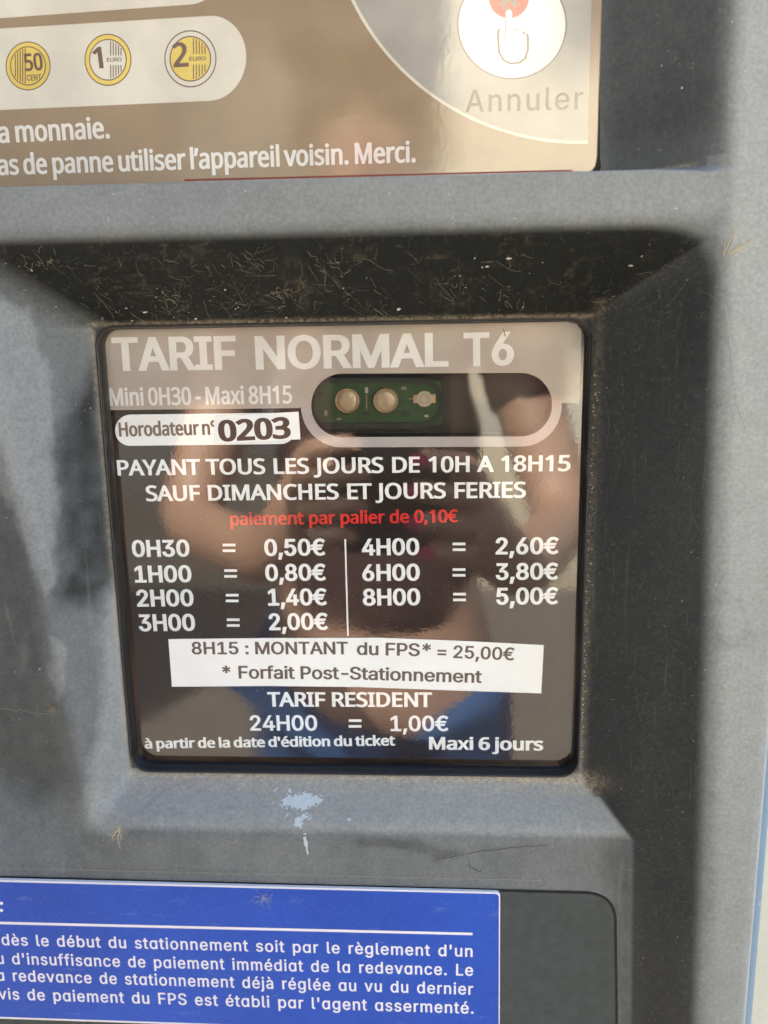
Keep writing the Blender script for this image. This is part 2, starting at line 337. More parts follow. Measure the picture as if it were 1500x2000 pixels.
# dark upper wall and right-hand wall: their shade is painted into the colour
def parts_of(x, z):
    rim = 106.2 - .035 * z; t = np.clip((z - 95) / 25, 0, 1); t = t * t * (3 - 2 * t); rw = OUT + .6 - (rim - x) * (1.03 * (1 - t) + .88 * t)
    zz = z + 89.5; q = -84.0 - x; q = .5 * (q + np.sqrt(q * q + 20)); q = 30 * (1 - np.exp(-q / 30)); f = np.clip((z + 112) / 45, 0, 1); f = f * f * (3 - 2 * f)
    return rw, 12 + .118 * (.5 * (zz + np.sqrt(zz * zz + 60))) - .42 * q * f, (z - 75.6) * 1.40, (-76.9 - x) * 1.2, (-76.0 - z) * .90
RW, MD, TWL, LWL, BWL = parts_of(X, Z); PYR = smax(TWL, np.maximum(RW, -20), 3.0 + .62 * np.clip(np.maximum(TWL, RW), 0, 30)); ou = np.clip((OUT + .2 - np.maximum(RW, TWL)) / 2.5, 0, 1)
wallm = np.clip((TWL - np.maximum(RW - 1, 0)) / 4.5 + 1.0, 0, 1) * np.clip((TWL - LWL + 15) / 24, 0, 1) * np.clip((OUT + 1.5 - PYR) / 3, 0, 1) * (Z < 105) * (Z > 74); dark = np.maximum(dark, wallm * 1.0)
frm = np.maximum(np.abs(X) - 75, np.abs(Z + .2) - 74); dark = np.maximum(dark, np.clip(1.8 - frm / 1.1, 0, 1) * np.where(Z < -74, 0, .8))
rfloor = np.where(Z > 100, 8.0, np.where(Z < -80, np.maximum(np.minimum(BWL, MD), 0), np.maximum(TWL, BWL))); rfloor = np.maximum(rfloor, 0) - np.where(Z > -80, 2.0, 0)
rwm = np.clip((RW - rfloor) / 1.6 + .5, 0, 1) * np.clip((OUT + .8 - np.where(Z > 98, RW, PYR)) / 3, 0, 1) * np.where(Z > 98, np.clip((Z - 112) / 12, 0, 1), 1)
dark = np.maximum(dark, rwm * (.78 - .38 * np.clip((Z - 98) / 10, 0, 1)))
lipm = np.clip((BWL - np.maximum(np.maximum(RW, LWL), 0)) / 1.5 + .3, 0, 1) * np.clip((MD + .8 - BWL) / 2, 0, 1) * (Z < -74); light = np.maximum(light, lipm * .55); dust = np.maximum(dust, lipm * .16)  # up-facing lip painted paler, as though lit from above
light = np.maximum(light, .9 * np.clip((X - 123) / 2, 0, 1))  # painted highlight along the rolled edge
band = lambda v, c, wd: np.exp(-((v - c) / wd) ** 2)
dust = np.maximum(dust, band(Z, -76.3, 1.1) * (np.abs(X) < 77) * (.75 + .25 * (X > 30)))
dust = np.maximum(dust, band(Z, -78.0, 2.6) * (np.abs(X) < 77) * .45)
dust = np.maximum(dust, band(X, 77.2, 1.6) * (np.abs(Z) < 80) * .18); dust = np.maximum(dust, band(X, -76.6, .9) * (np.abs(Z) < 76) * .3)
dust = np.maximum(dust, np.exp(-(((PXg - 1140) / 40) ** 2 + ((PYg - 1530) / 22) ** 2)) * .8)
dust = np.maximum(dust, band(Z, 112.6, .5) * np.clip((X - 76) / 4, 0, 1) * (X < 97) * .45)
dust = np.maximum(dust, band(Z, 75.2, .8) * (np.abs(X) < 76) * .5)
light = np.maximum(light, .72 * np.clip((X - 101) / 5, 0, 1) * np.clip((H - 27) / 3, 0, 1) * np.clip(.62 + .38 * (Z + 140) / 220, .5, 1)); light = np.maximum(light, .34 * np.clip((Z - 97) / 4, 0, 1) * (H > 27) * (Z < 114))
rid = 1 - np.abs(2 * vn(PXg + 9 * vn(PXg, PYg, 11, 21), PYg * 1.6 + 9 * vn(PXg, PYg, 13, 22), 26, 23) - 1); rid2 = 1 - np.abs(2 * vn(PXg * 1.1 + 60, PYg * 1.5, 9, 24) - 1)
dust = np.maximum(dust, wallm * (np.clip((rid - .86) / .14, 0, 1) * .12 + np.clip((rid2 - .90) / .1, 0, 1) * .08) * np.clip((vn(PXg, PYg, 70, 25) - .25) * 2.2, 0, 1))
dust = np.maximum(dust, rwm * np.clip((rid2 - .93) / .07, 0, 1) * .12)
nx, nz = len(xs), len(zs)
V = np.stack([X, -H, Z], -1).reshape(-1, 3) * MM
idx = np.arange(nx * nz).reshape(nz, nx)
quads = np.stack([idx[:-1, :-1], idx[:-1, 1:], idx[1:, 1:], idx[1:, :-1]], -1)
hit = PIT                                         # nothing behind the glass: the shell is open there
keep = ~(hit[:-1, :-1] & hit[1:, 1:] & hit[:-1, 1:] & hit[1:, :-1]); quads = quads[keep]
# skirt all the way round, back to the cabinet
ring = list(idx[0, :]) + list(idx[1:, -1]) + list(idx[-1, :-1][::-1]) + list(idx[1:-1, 0][::-1])
sk = V[ring].copy(); sk[:, 1] = .020; b0 = len(V); V2 = np.vstack([V, sk]); rn = len(ring)
sq = np.array([(ring[i], b0 + i, b0 + (i + 1) % rn, ring[(i + 1) % rn]) for i in range(rn)])
Q = np.vstack([quads, sq]); me = bpy.data.meshes.new('housing')
me.vertices.add(len(V2)); me.vertices.foreach_set('co', V2.ravel()); me.loops.add(Q.size); me.loops.foreach_set('vertex_index', Q.ravel().astype(np.int32))
me.polygons.add(len(Q)); me.polygons.foreach_set('loop_start', np.arange(0, Q.size, 4, dtype=np.int32)); me.polygons.foreach_set('use_smooth', [True] * len(quads) + [False] * len(sq))
me.update(calc_edges=True)
ca = me.color_attributes.new('marks_and_shade', 'FLOAT_COLOR', 'POINT'); cols = np.zeros((len(V2), 4), np.float32); cols[:, 3] = 1
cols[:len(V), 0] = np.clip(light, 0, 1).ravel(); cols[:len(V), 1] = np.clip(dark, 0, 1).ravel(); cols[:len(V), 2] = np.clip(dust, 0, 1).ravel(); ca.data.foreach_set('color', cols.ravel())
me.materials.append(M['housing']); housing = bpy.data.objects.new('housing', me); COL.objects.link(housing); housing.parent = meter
def hgt(x, z): return float(height(np.array([float(x)]), np.array([float(z)]))[0])
def surf(px, py, lift=0.0):                       # point on the moulded front seen at a place of the photo
    d = 15.0
    for _ in range(40): x, z = U(px, py, d); d += .5 * (hgt(x, z) - d)
    return x, -hgt(x, z) - lift, z
# cabinet behind
def cabinet():
    mb = MB(); P = rrect(-196, 0, 149, 190, 5, 6); n = len(P)
    vs = [(p[0], p[1] + 18.5, -1200) for p in P] + [(p[0], p[1] + 18.5, 330) for p in P]; fs = [(i, (i + 1) % n, n + (i + 1) % n, n + i) for i in range(n)]
    mb.add(vs, fs + [tuple(range(n))[::-1], tuple(range(n, 2 * n))]); o = mb.build('cabinet', M['blue_shell'], meter)
    mb = MB(); P = rrect(-200, 0, 135, 204, 18, 6); mb.add([(p[0], p[1] + 10, 330) for p in P] + [(p[0], p[1] + 10, 372) for p in P], [(i, (i + 1) % n, n + (i + 1) % n, n + i) for i in range(n)] + [tuple(range(n))[::-1], tuple(range(n, 2 * n))]) if len(P) == n else None
    mb.build('cabinet_top', M['door'], meter)
    slab('lower_door', rrect(-180, -1140, 118, -440, 10), -14.0, 3, M['blue_shell'], meter, bev=1)
cabinet()
# ------------------------------------------------------------------ lettering
FD = bpy.utils.system_resource('DATAFILES') + '/fonts/'     # the fonts that ship inside Blender itself
def getfont(fn):
    try: return bpy.data.fonts.load(FD + fn)
    except Exception: return None
F_SANS = getfont('Inter.woff2'); F_HUM = getfont('NotoSansHebrew-Regular.woff2') or F_SANS
def glyph_loops(s, font, sc=1.0, sw=1.0):
    c = bpy.data.curves.new('t', 'FONT'); c.body = s; c.fill_mode = 'NONE' if False else 'FRONT'; c.resolution_u = 4; c.space_character = sc; c.space_word = sw
    if font: c.font = font
    o = bpy.data.objects.new('t', c); COL.objects.link(o); dg = bpy.context.evaluated_depsgraph_get()
    cu = o.evaluated_get(dg).to_curve(dg, apply_modifiers=False); loops = []
    for sp in cu.splines:
        if sp.type == 'BEZIER':
            bp = sp.bezier_points; n = len(bp); L = []
            for i in range(n):
                a, b = bp[i], bp[(i + 1) % n]; p0, p1, p2, p3 = a.co, a.handle_right, b.handle_left, b.co
                flat = ((p1 - p0).length < 1e-5 and (p3 - p2).length < 1e-5) or abs((p1 - p0).cross(p3 - p0).z) + abs((p2 - p0).cross(p3 - p0).z) < 1e-5
                for k in range(1 if flat else 5):
                    t = k / 5; q = p0 * (1 - t) ** 3 + p1 * 3 * t * (1 - t) ** 2 + p2 * 3 * t * t * (1 - t) + p3 * t ** 3; L.append((q.x, q.y))
            loops.append(L)
    o.to_curve_clear() if hasattr(o, 'to_curve_clear') else None
    bpy.data.objects.remove(o); bpy.data.curves.remove(c)
    out = []
    for L in loops:
        q = [L[0]]
        for p in L[1:]:
            if math.hypot(p[0] - q[-1][0], p[1] - q[-1][1]) > 1e-4: q.append(p)
        if len(q) > 2: out.append(q)
    return out
def area(L): return .5 * sum(L[i - 1][0] * L[i][1] - L[i][0] * L[i - 1][1] for i in range(len(L)))
def inside(p, L):
    c = False; x, y = p
    for i in range(len(L)):
        x0, y0 = L[i - 1]; x1, y1 = L[i]
        if (y0 > y) != (y1 > y) and x < (x1 - x0) * (y - y0) / (y1 - y0) + x0: c = not c
    return c
_cache = {}
from mathutils.geometry import delaunay_2d_cdt
def offset_loop(L, o):
    n = len(L); out = []
    for i in range(n):
        a, p, b = L[i - 1], L[i], L[(i + 1) % n]; u = (p[0] - a[0], p[1] - a[1]); v = (b[0] - p[0], b[1] - p[1])
        lu, lv = math.hypot(*u) or 1e-9, math.hypot(*v) or 1e-9; n1 = (-u[1] / lu, u[0] / lu); n2 = (-v[1] / lv, v[0] / lv)
        m_ = (n1[0] + n2[0], n1[1] + n2[1]); q = m_[0] ** 2 + m_[1] ** 2; k = min(2 / max(q, 1e-6), 1.6); out.append((p[0] + m_[0] * k * o, p[1] + m_[1] * k * o * .55))
    return out
def text_tris(s, font, sc, sw, bold):
    k = (s, id(font), sc, sw, bold)
    if k in _cache: return _cache[k]
    L = glyph_loops(s, font, sc, sw); sg = 1 if sum(area(l) for l in L) < 0 else -1      # ink lies on one side of every contour
    x_of = lambda l: (min(p[0] for p in l), max(p[0] for p in l))
    L = [offset_loop(l, bold * sg) if bold > 0 else l for l in L]; L.sort(key=lambda l: x_of(l)[0])
    grp = []; cur = []; xe = -1e9                                                        # one cluster per glyph
    for l in L:
        a, b = x_of(l)
        if a > xe - 1e-4 and cur: grp.append(cur); cur = []
        cur.append(l); xe = max(xe, b)
    grp.append(cur); V_, T_ = [], []
    for g in grp:
        pts = [Vector(p) for l in g for p in l]; eds = []; b = 0
        for l in g: eds += [(b + i, b + (i + 1) % len(l)) for i in range(len(l))]; b += len(l)
        r = delaunay_2d_cdt(pts, eds, [], 0, 1e-6); vs = np.array([(v.x, v.y) for v in r[0]]); fs = np.array([f for f in r[2] if len(f) == 3])
        c = vs[fs].mean(1); wn = np.zeros(len(c), int)
        for l in g:
            A_ = np.array(l); B_ = np.roll(A_, -1, 0)
            x0, y0, x1, y1 = A_[:, 0], A_[:, 1], B_[:, 0], B_[:, 1]; cx_, cy_ = c[:, :1], c[:, 1:]
            up_ = (y0 <= cy_) & (y1 > cy_); dn = (y0 > cy_) & (y1 <= cy_); cr_ = (x1 - x0) * (cy_ - y0) - (cx_ - x0) * (y1 - y0)
            wn += (up_ & (cr_ > 0)).sum(1) - (dn & (cr_ < 0)).sum(1)
        b = len(V_); V_ += [tuple(v) for v in vs]; T_ += [tuple(int(i) + b for i in f) for f in fs[wn * -sg > 0]]
    _cache[k] = (V_, T_); return V_, T_
CAP = {id(F_SANS): .727, id(F_HUM): .714}
def text(s, a, b, cap, d, mat, parent, font=None, bold=.03, sc=1.0, sw=1.0, label=None, bend=0):
    """lettering from photo point a (baseline, left) to b (baseline, right); cap = height of capitals in photo px; d = plane"""
    font = font if font is not None else F_SANS
    V_, T_ = text_tris(s, font, sc, sw, bold); xs_ = [p[0] for p in V_]; x0, x1 = min(xs_), max(xs_)
    A = np.array(U(*a, d)); B = np.array(U(*b, d)); mx, my = (a[0] + b[0]) / 2, (a[1] + b[1]) / 2
    C = np.array(U(mx, my - cap, d)); Mi = np.array(U(mx, my, d)); hc = np.linalg.norm(C - Mi)
    e = (B - A); wd = np.linalg.norm(e); e /= wd; up = np.array([-e[1], e[0]])
    capu = text_cap(font) + 1.1 * bold; sx = wd / (x1 - x0); sy = hc / capu
    mb = MB(); T = lambda p: A + e * ((p[0] - x0) * sx) + up * ((p[1] + bold * .55) * sy); W_ = [T(p) for p in V_]
    fs = []
    for t in T_:
        p, q, r_ = (W_[i] for i in t); fs.append(t if (q[0]-p[0])*(r_[1]-p[1]) - (q[1]-p[1])*(r_[0]-p[0]) > 0 else t[::-1])
    mb.add([(p[0], -d - .025, p[1]) for p in W_], fs)
    ob = mb.build('lettering', mat, parent); ob['label'] = label or f'lettering reading {s.replace("ɑ", "a")}'
    return ob
def text_cap(font): return .70 if font is F_SANS else .72
# measure the capital height of each font once
for fo in (F_SANS, F_HUM):
    ys = [p[1] for l in glyph_loops('H', fo) for p in l]; CAP[id(fo)] = max(ys) - min(ys)
def text_cap(font): return CAP[id(font)]
def P(pts, d): return [U(x, y, d) for x, y in pts]
def decal(name, loops_px, d, mat, parent, label=None, lift=.02):
    mb = MB(); mb.flat([P(l, d) for l in loops_px], d + lift); o = mb.build(name, mat, parent)
    if label: o['label'] = label
    return o
def stadium_px(x0, y0, x1, y1, r, n=14, tilt=0):    # rounded bar in photo px, slight tilt of the axis
    pts = rrect(x0, y0, x1, y1, r, n); cx = (x0 + x1) / 2
    return [(p[0], p[1] + (p[0] - cx) * tilt) for p in pts]
def circ(cx, cy, rx, ry=None, n=40, a0=0, a1=360):
    ry = ry or rx; full = abs(a1 - a0) >= 360
    return [(cx + rx * math.cos(R(a0 + (a1 - a0) * i / (n if full else n - 1))), cy + ry * math.sin(R(a0 + (a1 - a0) * i / (n if full else n - 1)))) for i in range(n)]
# ------------------------------------------------------------------ tariff window
GD = -5.0                                          # glass and print lie 5 mm behind the frame
win = empty('tariff_window', (0, 0, 0)); win.parent = meter; win['label'] = 'glossy dark tariff window with taupe heading and sensor slot'
def ring_frame():
    prof = [(77.0, -76.0, -.6, 0), (0, 0, 0, 0)]
    loops = []
    for off, d in ((1.0, -1.0), (.98, .36), (.85, .5), (.55, .5), (.3, .3), (.15, -.3), (.2, GD - .1)):
        loops.append(([(p[0], p[1]) for p in rrect(-75.3 - off, -74.3 - off, 75.3 + off, 73.9 + off, 5.4 + off, 10)], d))
    # the inside lip: a second, finer step
    for off, d in ((.0, -1.2), (-.15, -1.3), (-.2, GD - .1)):
        loops.append(([(p[0], p[1]) for p in rrect(-75.3 - off, -74.3 - off, 75.3 + off, 73.9 + off, 5.4 + off, 10)], d))
    loops = loops[:6] + loops[7:]
    n = len(loops[0][0]); mb = MB(); mb.add([(p[0], -d, p[1]) for l, d in loops for p in l], [(k * n + i, k * n + (i + 1) % n, (k + 1) * n + (i + 1) % n, (k + 1) * n + i) for k in range(len(loops) - 1) for i in range(n)])
    return fix_normals(mb.build('rubber_frame', M['rubber'], win, smooth=True))
ring_frame()
slot = stadium_px(608, 729, 1078, 853, 61, tilt=-.004)
sheet_loop = rrect(-75.1, -74.1, 75.1, 73.7, 5.2, 10)
mb = MB(); mb.flat([sheet_loop, P(slot, GD)], GD); sheet = mb.build('printed_sheet', M['brown'], win)
# darker margin at left and bottom of the print
mb = MB(); hl = [U(203, 700, GD)[0], U(1136, 700, GD)[0]]
def zpx(px, py): return U(px, py, GD)[1]
# heading: top band with the slot cut out; it keeps a tab round the slot
head = [(203, 650), (212, 642), (230, 638)] + [(1108, 628), (1126, 633), (1136, 645)] + [(1131, 787), (1096, 787)]
head_loop = [U(*p, GD) for p in head]
tabr = rrect(588, 712, 1097, 873, 80, 14); tab = [(p[0], p[1] + (p[0] - 840) * -.004) for p in tabr]
# lower outline of the tab from right to left
low = sorted([p for p in tab if p[1] > 787], key=lambda p: math.atan2(p[1] - 792, p[0] - 842)); low = [p for p in low]
body = [(203, 650), (212, 642), (230, 638), (1108, 628), (1126, 633), (1136, 645), (1131, 787), (1097, 787)] + low + [(586, 797), (214, 801)]
mb = MB(); mb.flat([P(body, GD), P(slot, GD)], GD + .012); mb.build('heading_band', M['taupe_head'], win)
ringo = [(1097, 792)] + low + [(586, 797)]
inner = [p for p in slot]
low_in = sorted([p for p in slot if p[1] > 795], key=lambda p: -math.atan2(p[1] - 792, p[0] - 842))
mb = MB(); mb.flat([P([(1091, 800)] + low + [(588, 800), (608, 800)] + low_in + [(1078, 800)], GD)], GD + .022); mb.build('slot_border', M['grey_ring'], win)
TW = lambda s, a, b, c, mat='white', **k: text(s, a, b, c, GD + .015, M[mat], win, **k)
TW('TARIF', (222, 725), (463, 722), 66, 'white_head', bold=.030); TW('NORMAL', (500, 722), (876, 716), 66, 'white_head', bold=.030); TW('T6', (906, 716), (1004, 713), 66, 'white_head', bold=.030)
TW('Mini 0H30 - Maxi 8H15', (215, 793), (571, 788), 35, 'white_head', font=F_HUM, bold=.030, sw=.8)
# white pill and number sticker
pill = stadium_px(225, 808, 578, 869, 30, tilt=-.012)
decal('number_field', [pill], GD, M['white'], win, 'white rounded field for the machine number', .018)
text('Horodateur n°', (233, 853), (424, 849), 28, GD + .03, M['pill_ink'], win, font=F_HUM, bold=.035, sw=.7)
st = slab('number_sticker', P([(419, 866), (587, 858), (583, 804), (418, 813)], GD), GD + .16, .12, M['sticker'], win, bev=.03); st['label'] = 'small white sticker with the number 0203'
text('0203', (428, 863), (569, 856), 42, GD + .18, M['number_ink'], win, font=F_HUM, bold=.045)
TW('PAYANT TOUS LES JOURS DE 10H A 18H15', (230, 929), (1114, 920), 31, font=F_HUM, bold=.028, sw=1.15)
TW('SAUF DIMANCHES ET JOURS FERIES', (286, 979), (1027, 972), 31, font=F_HUM, bold=.028, sw=1.15)
TW('paiement par palier de 0,10€', (450, 1026), (895, 1020), 25, 'red', font=F_HUM, bold=.030, sw=1.1)
rows = [('0H30', 259, 371, 1088), ('1H00', 264, 375, 1138), ('2H00', 268, 379, 1185), ('3H00', 272, 382, 1233)]
vals = [('0,50€', 517, 636, 1086), ('0,80€', 519, 637, 1135), ('1,40€', 524, 639, 1183), ('2,00€', 526, 641, 1231)]
rows += [('4H00', 707, 819, 1085), ('6H00', 708, 820, 1135), ('8H00', 709, 821, 1183)]
vals += [('2,60€', 968, 1091, 1083), ('3,80€', 968, 1090, 1133), ('5,00€', 969, 1090, 1181)]
eqs = [(435, 1070), (438, 1120), (441, 1168), (443, 1216), (884, 1068), (884, 1118), (885, 1166)]
for (s, a, b, y) in rows + vals: TW(s, (a, y), (b, y - 1), 33, bold=.030)
def equals(x, y, d, mat, w_=25, g=5.6, t=5.0):
    mb = MB()
    for dy in (-g, g): mb.flat([P([(x, y + dy + t / 2), (x + w_, y + dy + t / 2), (x + w_, y + dy - t / 2), (x, y + dy - t / 2)], d)], d + .03)
    o = mb.build('equals_sign', mat, win); return o
for x, y in eqs: equals(x, y, GD, M['white'])
decal('divider_line', [[(672.7, 1053), (675.9, 1053), (681, 1242), (678, 1242)]], GD, M['white'], win, lift=.03)
# pale notice sticker over the lower part
st = slab('notice_sticker', P([(329, 1248), (336, 1341), (520, 1339.5), (700, 1341.5), (880, 1348), (1057, 1354), (1062, 1259.5), (890, 1251), (740, 1245.5), (530, 1246)], GD), GD + .16, .12, M['sticker'], win, bev=.03)
st['label'] = 'white paper strip with the penalty amount of 25 euros'
TS = lambda s, a, b, c, **k: text(s, a, b, c, GD + .18, M['sticker_ink'], win, **k)
TS('8H15 : MONTANT', (375, 1278), (680, 1278), 24.5, bold=.022); TS('du FPS*', (697, 1279), (842, 1282), 25, bold=.022); TS('= 25,00€', (854, 1284), (1004, 1290), 25, bold=.022)
TS('* Forfait Post-', (434, 1325), (681, 1327), 25, bold=.022); TS('Stationnement', (683, 1327), (941, 1334), 25, bold=.022)
TW('TARIF RESIDENT', (523, 1380), (844, 1381), 28.5, font=F_HUM, bold=.030); TW('24H00', (489, 1427), (620, 1427), 30, bold=.022); equals(681, 1413, GD, M['white']); TW('1,00€', (763, 1428), (876, 1428), 30, bold=.022)
TW("à partir de la date d'édition du ticket", (283, 1462), (772, 1456), 19.5, font=F_HUM, bold=.035, sw=.75); TW('Maxi 6 jours', (838, 1464), (1061, 1466), 25, font=F_HUM, bold=.035, sw=.8)
# sensor bay behind the slot
def bay():
    bx = empty('sensor_bay', (0, 0, 0)); bx.parent = win; o_ = P(slot, GD)
    n = len(o_); back = GD - 11
    mb = MB(); mb.add([(p[0], -GD + .05, p[1]) for p in o_] + [(p[0], -back, p[1]) for p in o_], [(i, n + i, n + (i + 1) % n, (i + 1) % n) for i in range(n)])
    mb.flat([o_], back); mb.build('bay_wall', M['cavity'], bx)
    mb = MB(); mb.flat([o_], GD - .02); mb.build('clear_pane', M['pane'], bx)
    d = GD - 6.5
    tray = P(stadium_px(590, 738, 866, 838, 46), GD - 5.5); hole = P(stadium_px(598, 748, 858, 826, 38), GD - 5.5)
    mb = MB(); mb.flat([tray, hole], GD - 5.5); m2 = len(hole)
    mb.add([(p[0], -(GD - 5.5), p[1]) for p in hole] + [(p[0], -(GD - 7), p[1]) for p in hole], [(i, (i + 1) % m2, m2 + (i + 1) % m2, m2 + i) for i in range(m2)]); mb.build('sensor_tray', M['door'], bx)
    slab('circuit_board', P([(596, 745), (862, 745), (862, 830), (596, 830)][::-1], d), d, .8, M['pcb'], bx, bev=.1)
    for cx, cy in ((678, 783), (753, 783)):
        c = U(cx, cy, GD - 4); rr = 4.1; mb = MB(); nn = 28; vs = []; fs = []
        prof = [(rr, d), (rr, GD - 4.6), (rr * .97, GD - 4.3), (rr * .86, GD - 4.2), (rr * .84, GD - 4.5)]
        for r_, dd in prof:
            for i in range(nn): a = 2 * math.pi * i / nn; vs.append((c[0] + r_ * math.cos(a), -dd, c[1] + r_ * math.sin(a)))
        for k in range(len(prof) - 1):
            for i in range(nn): j = (i + 1) % nn; fs.append((k * nn + i, k * nn + j, (k + 1) * nn + j, (k + 1) * nn + i))
        mb.add(vs, fs); sr = fix_normals(mb.build('sensor_ring', M['brass'], bx, smooth=True))
        vs = []; fs = []; mb = MB()
        for k in range(7):
            t = k / 6 * math.pi / 2
            for i in range(nn): a = 2 * math.pi * i / nn; r_ = rr * .85 * math.cos(t) + .01; vs.append((c[0] + r_ * math.cos(a), -(GD - 4.6 + .7 * math.sin(t)), c[1] + r_ * math.sin(a)))
        for k in range(6):
            for i in range(nn): j = (i + 1) % nn; fs.append((k * nn + i, k * nn + j, (k + 1) * nn + j, (k + 1) * nn + i))
        mb.add(vs, fs); fix_normals(mb.build('sensor_lens', M['lens'], bx, smooth=True))
    for k, (px, py, w_, h_, mt_) in enumerate(((620, 770, 2.2, 1.1, 'cavity'), (637, 806, 1.0, 1.8, 'dust'), (716, 762, 1.0, 1.8, 'sticker'), (716, 808, 1.8, 1.0, 'cavity'), (789, 758, 1.6, .9, 'dust'), (792, 806, 2.4, 1.2, 'cavity'), (833, 812, 1.4, .8, 'sticker'), (662, 818, 1.4, .8, 'dust'))):
        q0 = U(px, py, d); slab('component', [(q0[0] - w_ / 2, q0[1] - h_ / 2), (q0[0] + w_ / 2, q0[1] - h_ / 2), (q0[0] + w_ / 2, q0[1] + h_ / 2), (q0[0] - w_ / 2, q0[1] + h_ / 2)], d + .6, .6, M[mt_], bx, bev=.12)
    mb = MB()
    for a_, b_ in (((716, 770), (716, 800)), ((798, 779), (812, 779))): mb.flat([line_uv(U(*a_, d), U(*b_, d), .22, d)], d + .04)
    mb.build('copper_track', M['brass'], bx)
    c = U(829, 779, d + 1); dd = d + 1.2
    slab('indicator_body', [(c[0] - 3.6, c[1] - 1.5), (c[0] + 3.6, c[1] - 1.5), (c[0] + 3.6, c[1] + 1.5), (c[0] - 3.6, c[1] + 1.5)], dd, 1.2, M['brass'], bx, bev=.3)
    mb = MB(); q = lambda r: [(c[0] + r * math.cos(2 * math.pi * i / 24), c[1] + r * math.sin(2 * math.pi * i / 24)) for i in range(24)]
    mb.flat([q(2.3), q(1.7)], dd + .3); mb.flat([q(1.0), q(.55)], dd + .32); mb.flat([q(.35)], dd + .33); mb.build('indicator_ring', M['sticker'], bx)
    mb = MB(); mb.flat([q(2.6)], dd + .15); mb.build('indicator_lens', M['lens'], bx)
bay()
# ------------------------------------------------------------------ coin panel above
TD = 8.6
top = empty('coin_panel', (0, 0, 0)); top.parent = meter; top['label'] = 'glossy brown upper panel with coin pictures and cancel button field'
rx = lambda z: 73.4
tl = quad_round([(-185, 112.8), (74.3, 112.8), (73.9, 232), (-185, 232)], [2, 5.5, 5, 2], 8)
slab('panel_sheet', tl, TD, 2.5, M['top_base'], top, bev=.35)
mb = MB(); mb.flat([line_uv(U(360, 352, TD), U(1118, 333, TD), .45, TD)], TD + .03); mb.build('red_edge_line', M['dark_red'], top)
# black gap round the panel
g1 = quad_round([(-187, 111.4), (75.9, 111.4), (75.4, 234), (-187, 234)], [2, 6.8, 5, 2], 8)
mb = MB(); mb.flat([g1], TD - .35); mb.build('panel_gap', M['seam'], top)
def top_dec(name, loops, mat, lift, label=None): return decal(name, loops, TD, mat, top, label, lift)
def row_stadium(y_l_top, y_r_top, y_l_bot, y_r_bot, xe, xc, name):
    tl_, bl_ = (-330, y_l_top + (y_l_top - y_r_top) * .80), (-330, y_l_bot + (y_l_bot - y_r_bot) * .80)
    cy, ry = (y_r_top + y_r_bot) / 2, (y_r_bot - y_r_top) / 2
    arc = [(xc + (xe - xc) * math.cos(R(a)), cy + ry * math.sin(R(a)) - .045 * (xe - xc) * math.cos(R(a))) for a in range(-90, 91, 6)]
    o_ = [tl_] + arc + [bl_]; cx = 200
    i_ = [(tl_[0], tl_[1] + 4)] + [(xc + (xe - xc - 4) * math.cos(R(a)), cy + (ry - 4) * math.sin(R(a)) - .045 * (xe - xc) * math.cos(R(a))) for a in range(-90, 91, 6)] + [(bl_[0], bl_[1] - 4)]
    top_dec(name + '_outline', [o_], M['cream'], .02); top_dec(name, [i_], M['top_grey'], .035)
row_stadium(56, 31, 215, 197, 481, 410, 'coin_row')
row_stadium(-110, -130, 37, 9, 436, 370, 'upper_row')
def coin(cx, cy, rx_, ry_, rim, face, big, small, side, split):
    mb = MB(); dd = TD + .05
    E = lambda k, a0=0, a1=360, n=40: P(circ(cx, cy, rx_ * k, ry_ * k, n, a0, a1), TD)
    mb.flat([E(1.0)], dd, 0); mb.flat([E(.955)], dd + .02, 1); mb.flat([E(.80)], dd + .03, 0); mb.flat([E(.755)], dd + .05, 2)
    if split: mb.flat([P(circ(cx, cy, rx_ * .755, ry_ * .755, 24, -90, 90), TD)], dd + .06, 1 if split == 1 else 2)
    for k in range(5):
        x = cx + side * (rx_ * (.12 + .11 * k)); h = math.sqrt(max(0, (.72 * rx_) ** 2 - (x - cx) ** 2)) * ry_ / rx_
        segs = [(-h, -.16 * ry_), (.20 * ry_, h)] if side > 0 else [(-h, h)]
        for a, b in segs:
            if b > a: mb.flat([P([(x - 1, cy + b), (x + 1, cy + b), (x + 1, cy + a), (x - 1, cy + a)], TD)], dd + .08, 0)
    o = mb.build('coin_picture', [M['ink'], rim, face], top)
    text(big[0], (cx + big[1], cy + big[2]), (cx + big[3], cy + big[2] - 2), big[4], TD + .12, M['ink'], o, font=F_HUM, bold=.03)
    text(small[0], (cx + small[1], cy + small[2]), (cx + small[3], cy + small[2] - 1), small[4], TD + .12, M['ink'], o, bold=.02); return o
coin(55, 129, 44, 48, M['yellow'], M['yellow'], ('50', -6, 10, 30, 34), ('CENT', -2, 29, 26, 12), -1, 0)['label'] = 'yellow fifty cent coin picture'
coin(211, 117, 46, 51, M['yellow'], M['top_grey'], ('1', -27, 18, -8, 42), ('EURO', -2, 4, 27, 8), 1, 0)['label'] = 'one euro coin picture with yellow rim'
coin(372, 115, 51, 56, M['top_grey'], M['yellow'], ('2', -33, 17, -3, 48), ('EURO', -2, 4, 30, 8), 1, 0)['label'] = 'two euro coin picture with pale rim'
TT = lambda s, a, b, c, mat='top_white', **k: text(s, a, b, c, TD + .03, M[mat], top, **k)
TT('la monnaie.', (-11, 280), (215, 270), 42, font=F_HUM, bold=.030, sw=.8)
TT("cas de panne utiliser l’appareil voisin. Merci.", (-22, 343), (812, 317), 41, font=F_HUM, bold=.030, sw=.75)
